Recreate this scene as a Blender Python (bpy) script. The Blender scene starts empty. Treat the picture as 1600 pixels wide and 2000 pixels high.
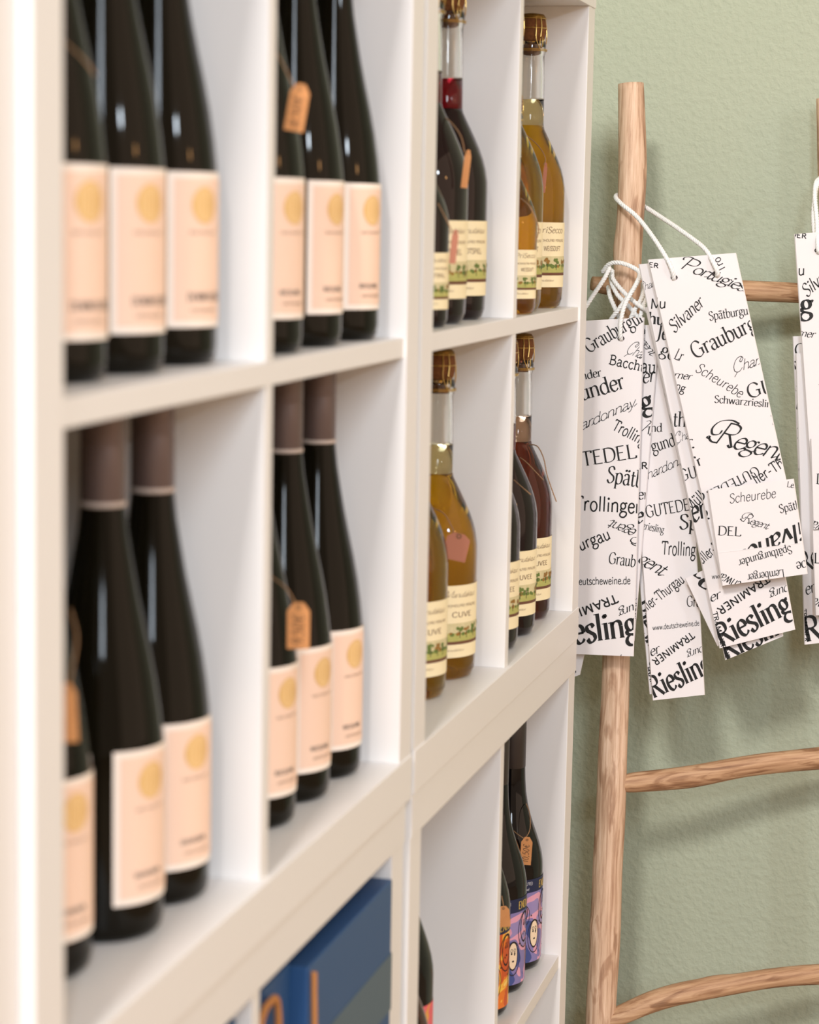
import bpy, bmesh, math, random
from mathutils import Vector, Matrix
random.seed(7)
C = bpy.context.scene.collection
S = bpy.context.scene

# ------------------------------------------------------------------ camera
CAM = Vector((-2.5606, -0.4606, 0.4830))
YAW, PIT, ROL, FPX = 0.255217, 0.129206, -0.0187034, 4385.2
fwd = Vector((math.cos(YAW)*math.cos(PIT), math.sin(YAW)*math.cos(PIT), -math.sin(PIT)))
r0 = Vector((math.sin(YAW), -math.cos(YAW), 0.0))
d0 = fwd.cross(r0)
right = r0*math.cos(ROL) + d0*math.sin(ROL)
down = d0*math.cos(ROL) - r0*math.sin(ROL)
cam_data = bpy.data.cameras.new('camera')
cam = bpy.data.objects.new('camera', cam_data)
C.objects.link(cam)
m = Matrix.Identity(4)
for i in range(3):
    m[i][0] = right[i]; m[i][1] = -down[i]; m[i][2] = -fwd[i]; m[i][3] = CAM[i]
cam.matrix_world = m
cam_data.sensor_fit = 'HORIZONTAL'
cam_data.sensor_width = 24.0
cam_data.lens = FPX*24.0/1600.0
cam_data.clip_start = 0.05
cam_data.dof.use_dof = True
cam_data.dof.focus_distance = (Vector((0.11, 0.0, 0.30)) - CAM).dot(fwd)
cam_data.dof.aperture_fstop = 5.6
S.camera = cam

# ------------------------------------------------------------------ light
S.view_settings.view_transform = 'Standard'
S.view_settings.look = 'None'
S.view_settings.gamma = 1.0
S.view_settings.use_curve_mapping = False
S.view_settings.exposure = 0.06
w = bpy.data.worlds.new('world'); S.world = w
w.use_nodes = True
w.node_tree.nodes['Background'].inputs[0].default_value = (1.0, 0.73, 0.54, 1)
w.node_tree.nodes['Background'].inputs[1].default_value = 0.56

def area(name, loc, target, size, energy, color, size_y=None):
    l = bpy.data.lights.new(name, 'AREA')
    l.energy = energy; l.color = color; l.size = size
    if size_y: l.shape = 'RECTANGLE'; l.size_y = size_y
    o = bpy.data.objects.new(name, l); C.objects.link(o)
    o.location = loc
    o.rotation_euler = (Vector(target) - Vector(loc)).to_track_quat('-Z', 'Y').to_euler()
    return o
area('window_daylight', (-5.0, -1.45, 2.05), (-0.6, 0, 0.2), 0.55, 105, (0.80, 0.90, 1.0), 1.9)
area('side_window', (-3.3, -3.7, 1.95), (-1.0, 0, 0.4), 0.28, 30, (0.80, 0.90, 1.0)).data.shape = 'DISK'
area('front_fill_light', (-1.0, -3.6, 1.1), (-0.5, 0, 0.1), 5.0, 40, (1.0, 0.72, 0.53), 3.0)  # broad warm fill added to brighten the shelf fronts, not an actual fitting
area('ceiling_light', (-4.30, -0.10, 2.75), (0.1, 0, 0.1), 0.52, 140, (1.0, 0.95, 0.92), 0.52)
def ball(name, loc, energy, color, r):
    l = bpy.data.lights.new(name, 'POINT'); l.energy = energy; l.color = color; l.shadow_soft_size = r
    o = bpy.data.objects.new(name, l); C.objects.link(o); o.location = loc
ball('pendant_light', (-1.35, -3.1, 1.15), 9, (1.0, 0.50, 0.18), 0.07)

# ------------------------------------------------------------------ materials
def srgb(r, g, b):
    f = lambda c: (c/255/12.92) if c/255 <= 0.04045 else ((c/255+0.055)/1.055)**2.4
    return (f(r), f(g), f(b), 1)
MATS = {}
def mat(name, col, rough=0.5, metal=0.0, trans=0.0, ior=1.45, coat=0.0, spec=0.5, bump=None, vary=None):
    """bump=(scale, strength, distance); vary=(scale, second colour)"""
    if name in MATS: return MATS[name]
    ma = bpy.data.materials.new(name); ma.use_nodes = True
    nt = ma.node_tree; b = nt.nodes['Principled BSDF']
    b.inputs['Base Color'].default_value = col
    b.inputs['Roughness'].default_value = rough
    b.inputs['Metallic'].default_value = metal
    b.inputs['Transmission Weight'].default_value = trans
    b.inputs['IOR'].default_value = ior
    b.inputs['Coat Weight'].default_value = coat
    b.inputs['Specular IOR Level'].default_value = spec
    tc = nt.nodes.new('ShaderNodeTexCoord')
    if vary:
        n = nt.nodes.new('ShaderNodeTexNoise'); n.inputs['Scale'].default_value = vary[0]; n.inputs['Detail'].default_value = 4
        mx = nt.nodes.new('ShaderNodeMix'); mx.data_type = 'RGBA'
        mx.inputs[6].default_value = col; mx.inputs[7].default_value = vary[1]
        nt.links.new(tc.outputs['Object'], n.inputs['Vector']); nt.links.new(n.outputs['Fac'], mx.inputs[0])
        nt.links.new(mx.outputs[2], b.inputs['Base Color'])
    if bump:
        n = nt.nodes.new('ShaderNodeTexNoise'); n.inputs['Scale'].default_value = bump[0]; n.inputs['Detail'].default_value = 3
        bp = nt.nodes.new('ShaderNodeBump'); bp.inputs['Strength'].default_value = bump[1]; bp.inputs['Distance'].default_value = bump[2]
        nt.links.new(tc.outputs['Object'], n.inputs['Vector']); nt.links.new(n.outputs['Fac'], bp.inputs['Height'])
        nt.links.new(bp.outputs['Normal'], b.inputs['Normal'])
    MATS[name] = ma
    return ma

M_white = mat('white_melamine', (0.80, 0.785, 0.77, 1), 0.42, bump=(900, 0.05, 0.0004))
M_edge = mat('white_edge_band', (0.79, 0.77, 0.74, 1), 0.35)
M_wall_w = mat('back_wall_paint', (0.62, 0.66, 0.55, 1), 0.9)
M_floor = mat('floor_oak', (0.42, 0.30, 0.2, 1), 0.45, vary=(3, (0.34, 0.23, 0.15, 1)))
M_dark = mat('dark_green_glass', (0.005, 0.004, 0.002, 1), 0.05, ior=1.45, spec=0.2)
M_dark2 = mat('black_glass', (0.004, 0.003, 0.003, 1), 0.05, ior=1.45, spec=0.35)
M_red = mat('red_drink_in_glass', (0.009, 0.003, 0.003, 1), 0.04, ior=1.45, spec=0.35)
M_redneck = mat('red_drink_in_neck', (0.30, 0.012, 0.02, 1), 0.03, trans=0.9, ior=1.36)
M_gold = mat('golden_drink_in_glass', (0.80, 0.50, 0.03, 1), 0.02, trans=1.0, ior=1.38)
M_goldneck = mat('golden_drink_in_neck', (0.82, 0.72, 0.40, 1), 0.02, trans=1.0, ior=1.36)
M_rose = mat('amber_red_drink_in_glass', (0.36, 0.075, 0.03, 1), 0.02, trans=1.0, ior=1.38)
M_roseneck = mat('amber_drink_in_neck', (0.72, 0.50, 0.34, 1), 0.02, trans=1.0, ior=1.36)
M_glass = mat('clear_glass', (0.97, 0.98, 0.96, 1), 0.01, trans=1.0, ior=1.45)
M_cap = mat('brown_grey_screw_cap', srgb(104, 88, 84), 0.45, metal=0.2)
M_capband = mat('pale_cap_band', srgb(190, 175, 165), 0.5)
M_capblk = mat('charcoal_screw_cap', srgb(52, 44, 40), 0.4)
M_cork = mat('cork', srgb(138, 86, 44), 0.9, vary=(300, srgb(78, 44, 22)), bump=(500, 0.6, 0.001))
M_wire = mat('brass_wire', srgb(206, 170, 100), 0.3, metal=1.0)
M_disc = mat('brass_muselet_cap', srgb(150, 116, 52), 0.45, metal=0.8, vary=(400, srgb(96, 66, 26)))
M_labw = mat('label_white_border', srgb(250, 238, 226), 0.7)
M_peach = mat('label_peach', srgb(244, 212, 190), 0.7)
M_medal = mat('label_gold_emblem', srgb(238, 202, 144), 0.5)
M_medal2 = mat('label_gold_lines', srgb(222, 176, 100), 0.5)
M_txt = mat('print_dark', srgb(45, 35, 35), 0.7)
M_txtbr = mat('print_brown', srgb(120, 88, 60), 0.7)
M_txtpk = mat('print_rose', srgb(216, 160, 130), 0.7)
M_cream = mat('label_cream', srgb(246, 232, 192), 0.7)
M_brown = mat('label_brown_band', srgb(110, 72, 52), 0.7)
M_meadow = mat('label_meadow', srgb(152, 168, 82), 0.7, vary=(220, srgb(205, 190, 120)))
M_sky = mat('label_sky', srgb(226, 214, 172), 0.7, vary=(200, srgb(198, 188, 140)))
M_tree = mat('label_tree_green', srgb(72, 98, 48), 0.7, vary=(500, srgb(124, 140, 66)))
M_tree2 = mat('label_tree_rust', srgb(176, 112, 50), 0.7, vary=(500, srgb(120, 110, 50)))
M_trunk = mat('label_trunk', srgb(60, 46, 36), 0.7)
M_kraft = mat('kraft_card', srgb(216, 152, 96), 0.8, vary=(120, srgb(202, 138, 84)))
M_kraftd = mat('rosy_card', srgb(178, 116, 92), 0.8)
M_twine = mat('jute_twine', srgb(158, 122, 88), 0.9)
M_paper = mat('white_bag_paper', (0.76, 0.725, 0.73, 1), 0.55)
M_print = mat('black_print', (0.006, 0.006, 0.006, 1), 0.6)
M_cord = mat('white_cotton_cord', (0.80, 0.80, 0.79, 1), 0.95, bump=(900, 0.4, 0.0006))
M_blue = mat('blue_box_card', srgb(38, 76, 122), 0.45)
M_blued = mat('blue_box_dark', srgb(20, 44, 84), 0.45)
M_olive = mat('olive_silver_band', srgb(72, 92, 108), 0.4)
M_orcord = mat('brown_cord', srgb(176, 118, 64), 0.8)
M_navy = mat('label_navy', srgb(24, 34, 70), 0.5)
M_ltxt = mat('print_pale', srgb(225, 225, 235), 0.6)
M_gtxt = mat('print_gold', srgb(210, 178, 90), 0.5)

def swirl(name, cols, scale):
    ma = bpy.data.materials.new(name); ma.use_nodes = True
    nt = ma.node_tree; b = nt.nodes['Principled BSDF']; b.inputs['Roughness'].default_value = 0.5
    tc = nt.nodes.new('ShaderNodeTexCoord'); n = nt.nodes.new('ShaderNodeTexNoise')
    n.inputs['Scale'].default_value = scale; n.inputs['Detail'].default_value = 0.6; n.inputs['Distortion'].default_value = 1.1
    cr = nt.nodes.new('ShaderNodeValToRGB'); cr.color_ramp.interpolation = 'CONSTANT'
    e = cr.color_ramp.elements
    e[0].position = 0.0; e[0].color = cols[0]; e[1].position = 0.40; e[1].color = cols[1]
    for p, c in zip((0.48, 0.56, 0.64), cols[2:]):
        x = e.new(p); x.color = c
    nt.links.new(tc.outputs['Object'], n.inputs['Vector']); nt.links.new(n.outputs['Fac'], cr.inputs[0]); nt.links.new(cr.outputs[0], b.inputs['Base Color'])
    return ma
M_violet = swirl('label_violet_swirls', [srgb(62, 78, 140), srgb(132, 122, 176), srgb(222, 160, 184), srgb(150, 136, 186), srgb(212, 150, 178)], 26)
M_orange = swirl('label_orange_swirls', [srgb(200, 84, 30), srgb(226, 120, 36), srgb(242, 190, 70), srgb(238, 160, 60), srgb(246, 208, 110)], 40)
M_pinkl = swirl('label_pink_swirls', [srgb(170, 40, 70), srgb(214, 78, 96), srgb(228, 100, 110), srgb(226, 160, 70), srgb(214, 78, 96)], 26)

def sage():
    ma = bpy.data.materials.new('sage_textured_plaster'); ma.use_nodes = True
    nt = ma.node_tree; b = nt.nodes['Principled BSDF']; b.inputs['Roughness'].default_value = 0.78
    tc = nt.nodes.new('ShaderNodeTexCoord')
    n1 = nt.nodes.new('ShaderNodeTexNoise'); n1.inputs['Scale'].default_value = 120; n1.inputs['Detail'].default_value = 3; n1.inputs['Roughness'].default_value = 0.55
    n2 = nt.nodes.new('ShaderNodeTexNoise'); n2.inputs['Scale'].default_value = 420; n2.inputs['Detail'].default_value = 2
    n3 = nt.nodes.new('ShaderNodeTexNoise'); n3.inputs['Scale'].default_value = 2.5
    ad = nt.nodes.new('ShaderNodeMath'); ad.operation = 'MULTIPLY_ADD'; ad.inputs[1].default_value = 0.3
    cr = nt.nodes.new('ShaderNodeMapRange'); cr.inputs[1].default_value = 0.38; cr.inputs[2].default_value = 0.72
    bp = nt.nodes.new('ShaderNodeBump'); bp.inputs['Strength'].default_value = 0.38; bp.inputs['Distance'].default_value = 0.0022
    mx = nt.nodes.new('ShaderNodeMix'); mx.data_type = 'RGBA'
    mx.inputs[6].default_value = srgb(167, 174, 154); mx.inputs[7].default_value = srgb(162, 170, 149)
    for n in (n1, n2, n3): nt.links.new(tc.outputs['Object'], n.inputs['Vector'])
    nt.links.new(n1.outputs['Fac'], cr.inputs[0]); nt.links.new(n2.outputs['Fac'], ad.inputs[0]); nt.links.new(cr.outputs[0], ad.inputs[2])
    nt.links.new(ad.outputs[0], bp.inputs['Height']); nt.links.new(bp.outputs['Normal'], b.inputs['Normal'])
    nt.links.new(n3.outputs['Fac'], mx.inputs[0]); nt.links.new(mx.outputs[2], b.inputs['Base Color'])
    return ma
M_sage = sage()

def wood(name, k):
    ma = bpy.data.materials.new(name); ma.use_nodes = True
    nt = ma.node_tree; b = nt.nodes['Principled BSDF']; b.inputs['Roughness'].default_value = 0.65
    tc = nt.nodes.new('ShaderNodeTexCoord'); mp = nt.nodes.new('ShaderNodeMapping'); mp.inputs['Scale'].default_value = (1, 1, 0.045)
    mp2 = nt.nodes.new('ShaderNodeMapping'); mp2.inputs['Scale'].default_value = (1, 1, 0.16)
    n1 = nt.nodes.new('ShaderNodeTexNoise'); n1.inputs['Scale'].default_value = 230; n1.inputs['Detail'].default_value = 6; n1.inputs['Roughness'].default_value = 0.65
    n2 = nt.nodes.new('ShaderNodeTexNoise'); n2.inputs['Scale'].default_value = 58; n2.inputs['Detail'].default_value = 4; n2.inputs['Distortion'].default_value = 1.4
    c1 = nt.nodes.new('ShaderNodeValToRGB'); e = c1.color_ramp.elements
    e[0].position = 0.34; e[0].color = srgb(178*k[0], 140*k[1], 110*k[2]); e[1].position = 0.66; e[1].color = srgb(232*k[0], 202*k[1], 172*k[2])
    x = e.new(0.5); x.color = srgb(214*k[0], 180*k[1], 148*k[2])
    c2 = nt.nodes.new('ShaderNodeValToRGB'); e = c2.color_ramp.elements
    e[0].position = 0.34; e[0].color = srgb(172*k[0], 146*k[1], 124*k[2]); e[1].position = 0.47; e[1].color = (1, 1, 1, 1)
    x = e.new(0.40); x.color = srgb(206*k[0], 182*k[1], 160*k[2])
    mx = nt.nodes.new('ShaderNodeMix'); mx.data_type = 'RGBA'; mx.blend_type = 'MULTIPLY'; mx.inputs[0].default_value = 0.6
    bp = nt.nodes.new('ShaderNodeBump'); bp.inputs['Strength'].default_value = 0.35; bp.inputs['Distance'].default_value = 0.001
    nt.links.new(tc.outputs['Object'], mp.inputs[0]); nt.links.new(tc.outputs['Object'], mp2.inputs[0])
    nt.links.new(mp.outputs[0], n1.inputs['Vector']); nt.links.new(mp2.outputs[0], n2.inputs['Vector'])
    nt.links.new(n1.outputs['Fac'], c1.inputs[0]); nt.links.new(n2.outputs['Fac'], c2.inputs[0])
    nt.links.new(c1.outputs[0], mx.inputs[6]); nt.links.new(c2.outputs[0], mx.inputs[7]); nt.links.new(mx.outputs[2], b.inputs['Base Color'])
    nt.links.new(n1.outputs['Fac'], bp.inputs['Height']); nt.links.new(bp.outputs['Normal'], b.inputs['Normal'])
    return ma
M_wood = wood('pale_teak_branch', (.95, .95, .97))
M_wood2 = wood('brown_teak_branch', (.84, .79, .73))

# ------------------------------------------------------------------ helpers
def obj(name, bm, mats, parent=None, smooth=False):
    me = bpy.data.meshes.new(name)
    if smooth:
        for f in bm.faces: f.smooth = True
    bm.to_mesh(me); bm.free()
    for ma in (mats if isinstance(mats, (list, tuple)) else [mats]): me.materials.append(ma)
    o = bpy.data.objects.new(name, me); C.objects.link(o)
    if parent is not None: o.parent = parent
    return o
def thing(name, label, cat, loc=(0, 0, 0), group=None):
    o = bpy.data.objects.new(name, None); C.objects.link(o); o.location = loc
    o['label'] = label; o['category'] = cat
    if group: o['group'] = group
    return o
def box(bm, x0, x1, y0, y1, z0, z1, bev=0.0):
    r = bmesh.ops.create_cube(bm, size=1)
    vs = r['verts']
    for v in vs:
        v.co = Vector(((x0+x1)/2 + v.co.x*(x1-x0), (y0+y1)/2 + v.co.y*(y1-y0), (z0+z1)/2 + v.co.z*(z1-z0)))
    if bev:
        es = list({e for v in vs for e in v.link_edges})
        bmesh.ops.bevel(bm, geom=es, offset=bev, segments=2, profile=0.7, affect='EDGES')
    return bm
def bx(*a, **k): return box(bmesh.new(), *a, **k)
def lathe(bm, prof, n=40, cap0=True, cap1=True, mi=0):
    rings = []
    for r, z in prof:
        rings.append([bm.verts.new((r*math.cos(2*math.pi*i/n), r*math.sin(2*math.pi*i/n), z)) for i in range(n)])
    for a, b in zip(rings, rings[1:]):
        for i in range(n):
            f = bm.faces.new((a[i], a[(i+1) % n], b[(i+1) % n], b[i])); f.material_index = mi
    if cap0: bm.faces.new(rings[0][::-1]).material_index = mi
    if cap1: bm.faces.new(rings[-1]).material_index = mi
    return bm
def catmull(pts, k=6):
    P = [Vector(p) for p in pts]
    if len(P) < 3: return P
    closed = (P[0]-P[-1]).length < 1e-6
    out = []
    n = len(P)
    for i in range(n-1):
        p1, p2 = P[i], P[i+1]
        p0 = P[i-1] if i > 0 else (P[-2] if closed else p1*2-p2)
        p3 = P[i+2] if i+2 < n else (P[1] if closed else p2*2-p1)
        for j in range(k):
            t = j/k
            out.append(0.5*((2*p1) + (p2-p0)*t + (2*p0-5*p1+4*p2-p3)*t*t + (3*p1-p0-3*p2+p3)*t**3))
    out.append(P[-1])
    return out
def tube(bm, path, rad, n=10, caps=True):
    """sweep along path; rad = number or list"""
    P = [Vector(p) for p in path]
    R = rad if isinstance(rad, (list, tuple)) else [rad]*len(P)
    t0 = (P[1]-P[0]).normalized()
    u = t0.orthogonal().normalized()
    rings = []
    for i, p in enumerate(P):
        t = ((P[min(i+1, len(P)-1)] - P[max(i-1, 0)])).normalized()
        u = (u - t*u.dot(t)).normalized(); v = t.cross(u)
        rings.append([bm.verts.new(p + (u*math.cos(2*math.pi*k/n) + v*math.sin(2*math.pi*k/n))*R[i]) for k in range(n)])
    for a, b in zip(rings, rings[1:]):
        for k in range(n): bm.faces.new((a[k], a[(k+1) % n], b[(k+1) % n], b[k]))
    if caps:
        bm.faces.new(rings[0][::-1]); bm.faces.new(rings[-1])
    return bm
def rope(bm, pts, r, pitch=0.011, k=8):
    """three twisted strands along a smooth path"""
    P = catmull(pts, k)
    # resample evenly
    seg = [0.0]
    for a, b in zip(P, P[1:]): seg.append(seg[-1] + (b-a).length)
    L = seg[-1]; n = max(12, int(L/0.0022)); Q = []; j = 0
    for i in range(n+1):
        s = L*i/n
        while j < len(seg)-2 and seg[j+1] < s: j += 1
        t = (s-seg[j])/max(1e-9, seg[j+1]-seg[j]); Q.append(P[j].lerp(P[j+1], t))
    u = (Q[1]-Q[0]).normalized().orthogonal().normalized(); frames = []
    for i, p in enumerate(Q):
        t = (Q[min(i+1, n)] - Q[max(i-1, 0)]).normalized()
        u = (u - t*u.dot(t)).normalized(); frames.append((p, u.copy(), t.cross(u)))
    for s in range(3):
        path = []
        for i, (p, a, b) in enumerate(frames):
            th = 2*math.pi*(s/3 + (L*i/n)/pitch)
            path.append(p + (a*math.cos(th) + b*math.sin(th))*r*0.5)
        tube(bm, path, r*0.58, 6)
    return bm

def at(u, v, X):
    """point of the camera ray through photo pixel (u, v) on the upright plane x = X"""
    d = fwd + right*((u-800)/FPX) + down*((v-1000)/FPX)
    return CAM + d*((X - CAM.x)/d.x)

# ------------------------------------------------------------------ lettering (pen strokes)
def arc(cx, cy, rx, ry, a0=0, a1=360, n=16):
    return [(cx+rx*math.cos(math.radians(a0+(a1-a0)*i/n)), cy+ry*math.sin(math.radians(a0+(a1-a0)*i/n))) for i in range(n+1)]
def sm(*p): return [(v.x, v.y) for v in catmull([(a, b, 0) for a, b in p], 5)]
DOT = lambda x, y: arc(x, y, .028, .028, 0, 360, 8)
G = {
 'a': (.44, [sm((.07,.37),(.12,.45),(.22,.47),(.31,.42),(.33,.32)), [(.33,.32),(.33,.08)], sm((.33,.08),(.36,.01),(.44,.04)), sm((.33,.28),(.18,.24),(.07,.18),(.06,.07),(.15,-.01),(.26,.02),(.33,.10))], []),
 'b': (.47, [[(.09,.74),(.09,.03)], sm((.09,.36),(.17,.45),(.27,.47),(.38,.40),(.42,.24),(.37,.06),(.25,-.01),(.15,.0),(.09,.07))], [(.05,.73)]),
 'c': (.40, [sm((.36,.37),(.31,.45),(.22,.47),(.10,.40),(.05,.24),(.10,.07),(.21,-.01),(.31,.02),(.37,.10))], []),
 'd': (.49, [[(.39,.74),(.39,.0)], sm((.39,.38),(.31,.46),(.22,.47),(.10,.40),(.05,.23),(.09,.06),(.20,-.01),(.31,.03),(.39,.11))], [(.34,.73),(.43,.01)]),
 'e': (.42, [[(.06,.26),(.37,.27)], sm((.37,.27),(.35,.39),(.28,.46),(.20,.47),(.10,.40),(.05,.24),(.09,.07),(.20,-.01),(.30,.02),(.38,.10))], []),
 'g': (.45, [arc(.20,.32,.135,.15), sm((.11,.20),(.06,.13),(.12,.07),(.26,.05),(.38,.01),(.40,-.10),(.28,-.22),(.12,-.22),(.03,-.13),(.07,-.02),(.17,.05)), sm((.30,.43),(.36,.47),(.43,.45))], []),
 'h': (.50, [[(.09,.74),(.09,.0)], sm((.09,.35),(.17,.44),(.27,.47),(.36,.43),(.39,.33)), [(.39,.33),(.39,.0)]], [(.05,.73),(.09,.0),(.39,.0)]),
 'i': (.23, [[(.11,.46),(.11,.0)], DOT(.11,.64)], [(.07,.45),(.11,.0)]),
 'k': (.46, [[(.09,.74),(.09,.0)], [(.09,.2),(.36,.46)], [(.2,.3),(.4,.0)]], [(.05,.73),(.09,.0),(.4,.0)]),
 'l': (.23, [[(.11,.74),(.11,.0)]], [(.07,.73),(.11,.0)]),
 'm': (.76, [[(.09,.46),(.09,.0)], sm((.09,.35),(.16,.44),(.25,.47),(.34,.43),(.37,.33)), [(.37,.33),(.37,.0)], sm((.37,.35),(.44,.44),(.53,.47),(.62,.43),(.65,.33)), [(.65,.33),(.65,.0)]], [(.05,.45),(.09,.0),(.37,.0),(.65,.0)]),
 'n': (.50, [[(.09,.46),(.09,.0)], sm((.09,.35),(.17,.44),(.27,.47),(.36,.43),(.39,.33)), [(.39,.33),(.39,.0)]], [(.05,.45),(.09,.0),(.39,.0)]),
 'o': (.46, [arc(.23,.23,.18,.24)], []),
 'p': (.48, [[(.09,.46),(.09,-.22)], sm((.09,.36),(.17,.45),(.27,.47),(.38,.40),(.42,.24),(.37,.06),(.25,-.01),(.15,.0),(.09,.07))], [(.05,.45),(.09,-.22)]),
 'r': (.35, [[(.09,.46),(.09,.0)], sm((.09,.32),(.15,.42),(.24,.47),(.32,.44))], [(.05,.45),(.09,.0)]),
 's': (.36, [sm((.30,.39),(.25,.46),(.17,.47),(.08,.42),(.08,.32),(.18,.25),(.29,.18),(.31,.08),(.22,-.01),(.12,-.01),(.05,.08))], []),
 't': (.30, [[(.12,.62),(.12,.10)], sm((.12,.10),(.15,.01),(.21,-.01),(.28,.04)), [(.03,.45),(.26,.45)]], []),
 'u': (.49, [[(.09,.46),(.09,.14)], sm((.09,.14),(.12,.03),(.20,-.01),(.30,.03),(.38,.12)), [(.38,.46),(.38,.0)]], [(.05,.45),(.34,.45),(.42,.01)]),
 'v': (.44, [[(.04,.46),(.21,.0)], [(.21,.0),(.38,.46)]], [(.04,.46),(.38,.46)]),
 'w': (.66, [[(.04,.46),(.18,.0)], [(.18,.0),(.32,.44)], [(.32,.44),(.46,.0)], [(.46,.0),(.60,.46)]], [(.04,.46),(.32,.45),(.60,.46)]),
 'y': (.44, [[(.05,.46),(.21,.02)], sm((.39,.46),(.22,.0),(.14,-.18),(.03,-.21))], [(.05,.46),(.38,.46)]),
 'z': (.40, [[(.06,.45),(.34,.45)], [(.34,.45),(.05,.01)], [(.05,.01),(.36,.01)]], []),
 'A': (.66, [[(.04,.0),(.30,.70)], [(.30,.70),(.60,.0)], [(.13,.25),(.49,.25)]], [(.04,.0),(.60,.0)]),
 'B': (.56, [[(.11,.70),(.11,.0)], sm((.11,.69),(.30,.69),(.42,.62),(.42,.46),(.30,.38),(.11,.37)), sm((.11,.37),(.34,.36),(.49,.28),(.48,.10),(.34,.01),(.11,.01))], [(.08,.69),(.08,.01)]),
 'C': (.62, [sm((.55,.56),(.46,.67),(.34,.71),(.15,.62),(.06,.36),(.14,.09),(.33,-.01),(.46,.03),(.56,.15))], []),
 'D': (.68, [[(.11,.70),(.11,.0)], sm((.11,.69),(.34,.69),(.54,.60),(.62,.36),(.54,.11),(.34,.01),(.11,.01))], [(.08,.69),(.08,.01)]),
 'E': (.55, [[(.11,.70),(.11,.0)], [(.11,.69),(.46,.69)], [(.11,.37),(.38,.37)], [(.11,.01),(.49,.01)]], [(.08,.69),(.08,.01)]),
 'G': (.70, [sm((.58,.56),(.48,.67),(.35,.71),(.15,.62),(.06,.36),(.14,.09),(.34,-.01),(.48,.02),(.59,.10)), [(.59,.32),(.59,.06)], [(.44,.32),(.66,.32)]], []),
 'H': (.70, [[(.11,.70),(.11,.0)], [(.59,.70),(.59,.0)], [(.11,.36),(.59,.36)]], [(.11,.70),(.11,.0),(.59,.70),(.59,.0)]),
 'I': (.30, [[(.15,.70),(.15,.0)]], [(.15,.70),(.15,.0)]),
 'K': (.62, [[(.11,.70),(.11,.0)], [(.11,.28),(.50,.70)], [(.24,.42),(.56,.0)]], [(.11,.70),(.11,.0),(.50,.70),(.57,.0)]),
 'L': (.52, [[(.11,.70),(.11,.0)], [(.11,.01),(.47,.01)], [(.47,.01),(.49,.12)]], [(.11,.70),(.08,.01)]),
 'M': (.82, [[(.10,.0),(.13,.70)], [(.13,.70),(.41,.06)], [(.41,.06),(.68,.70)], [(.68,.70),(.72,.0)]], [(.10,.0),(.72,.0)]),
 'N': (.72, [[(.11,.0),(.11,.70)], [(.11,.70),(.60,.02)], [(.60,.02),(.60,.70)]], [(.11,.0),(.60,.70)]),
 'P': (.54, [[(.11,.70),(.11,.0)], sm((.11,.69),(.32,.69),(.46,.61),(.46,.42),(.32,.33),(.11,.33))], [(.08,.69),(.11,.0)]),
 'R': (.60, [[(.11,.70),(.11,.0)], sm((.11,.69),(.32,.69),(.45,.61),(.45,.44),(.32,.36),(.11,.36)), [(.27,.36),(.56,.0)]], [(.08,.69),(.11,.0),(.58,.0)]),
 'S': (.48, [sm((.40,.58),(.33,.69),(.22,.71),(.09,.64),(.08,.49),(.22,.38),(.38,.28),(.41,.12),(.28,-.01),(.15,-.01),(.05,.11))], []),
 'T': (.58, [[(.29,.70),(.29,.0)], [(.04,.69),(.54,.69)], [(.04,.70),(.03,.58)], [(.54,.70),(.55,.58)]], [(.29,.0)]),
 'U': (.66, [[(.11,.70),(.11,.24)], sm((.11,.24),(.15,.06),(.32,-.01),(.49,.06),(.54,.24)), [(.54,.24),(.54,.70)]], [(.11,.70),(.54,.70)]),
 'W': (.92, [[(.04,.70),(.25,.0)], [(.25,.0),(.46,.68)], [(.46,.68),(.67,.0)], [(.67,.0),(.88,.70)]], [(.04,.70),(.46,.68),(.88,.70)]),
 'O': (.74, [arc(.36,.35,.30,.36)], []), 'F': (.52, [[(.11,.70),(.11,.0)], [(.11,.69),(.46,.69)], [(.11,.37),(.38,.37)]], [(.08,.69),(.11,.0)]),
 'V': (.62, [[(.04,.70),(.30,.0)], [(.30,.0),(.56,.70)]], [(.04,.70),(.56,.70)]), 'J': (.36, [sm((.20,.70),(.20,.10),(.14,-.12),(.0,-.18))], [(.20,.70)]),
 '.': (.20, [DOT(.09,.03)], []), '-': (.32, [[(.05,.25),(.27,.25)]], []), ',': (.2, [[(.11,.05),(.06,-.1)]], []), ' ': (.25, [], []),
 'f': (.30, [sm((.12,.0),(.12,.55),(.16,.70),(.28,.72)), [(.03,.45),(.26,.45)]], []),
 '9': (.48, [arc(.23,.50,.15,.19), sm((.38,.5),(.36,.2),(.2,.0))], []), '0': (.5, [arc(.24,.34,.17,.35)], []), '1': (.35, [[(.08,.58),(.2,.70)], [(.2,.70),(.2,.0)]], []), '5': (.48, [[(.38,.70),(.12,.70)], [(.12,.70),(.10,.40)], sm((.10,.40),(.24,.45),(.38,.36),(.38,.14),(.26,.0),(.08,.02))], []),
 '3': (.46, [sm((.08,.64),(.22,.70),(.36,.60),(.32,.42),(.2,.37),(.36,.32),(.38,.12),(.24,.0),(.07,.04))], []), '8': (.48, [arc(.23,.52,.14,.17), arc(.23,.17,.17,.18)], []),
 '%': (.7, [arc(.15,.55,.1,.14), arc(.5,.15,.1,.14), [(.52,.7),(.12,.0)]], []), '<': (.4, [[(.34,.5),(.06,.28)], [(.06,.28),(.34,.06)]], []),
 '€': (.56, [sm((.50,.60),(.38,.70),(.22,.62),(.14,.35),(.22,.08),(.38,.0),(.50,.1)), [(.04,.42),(.40,.42)], [(.04,.28),(.38,.28)]], []),
}
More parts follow.
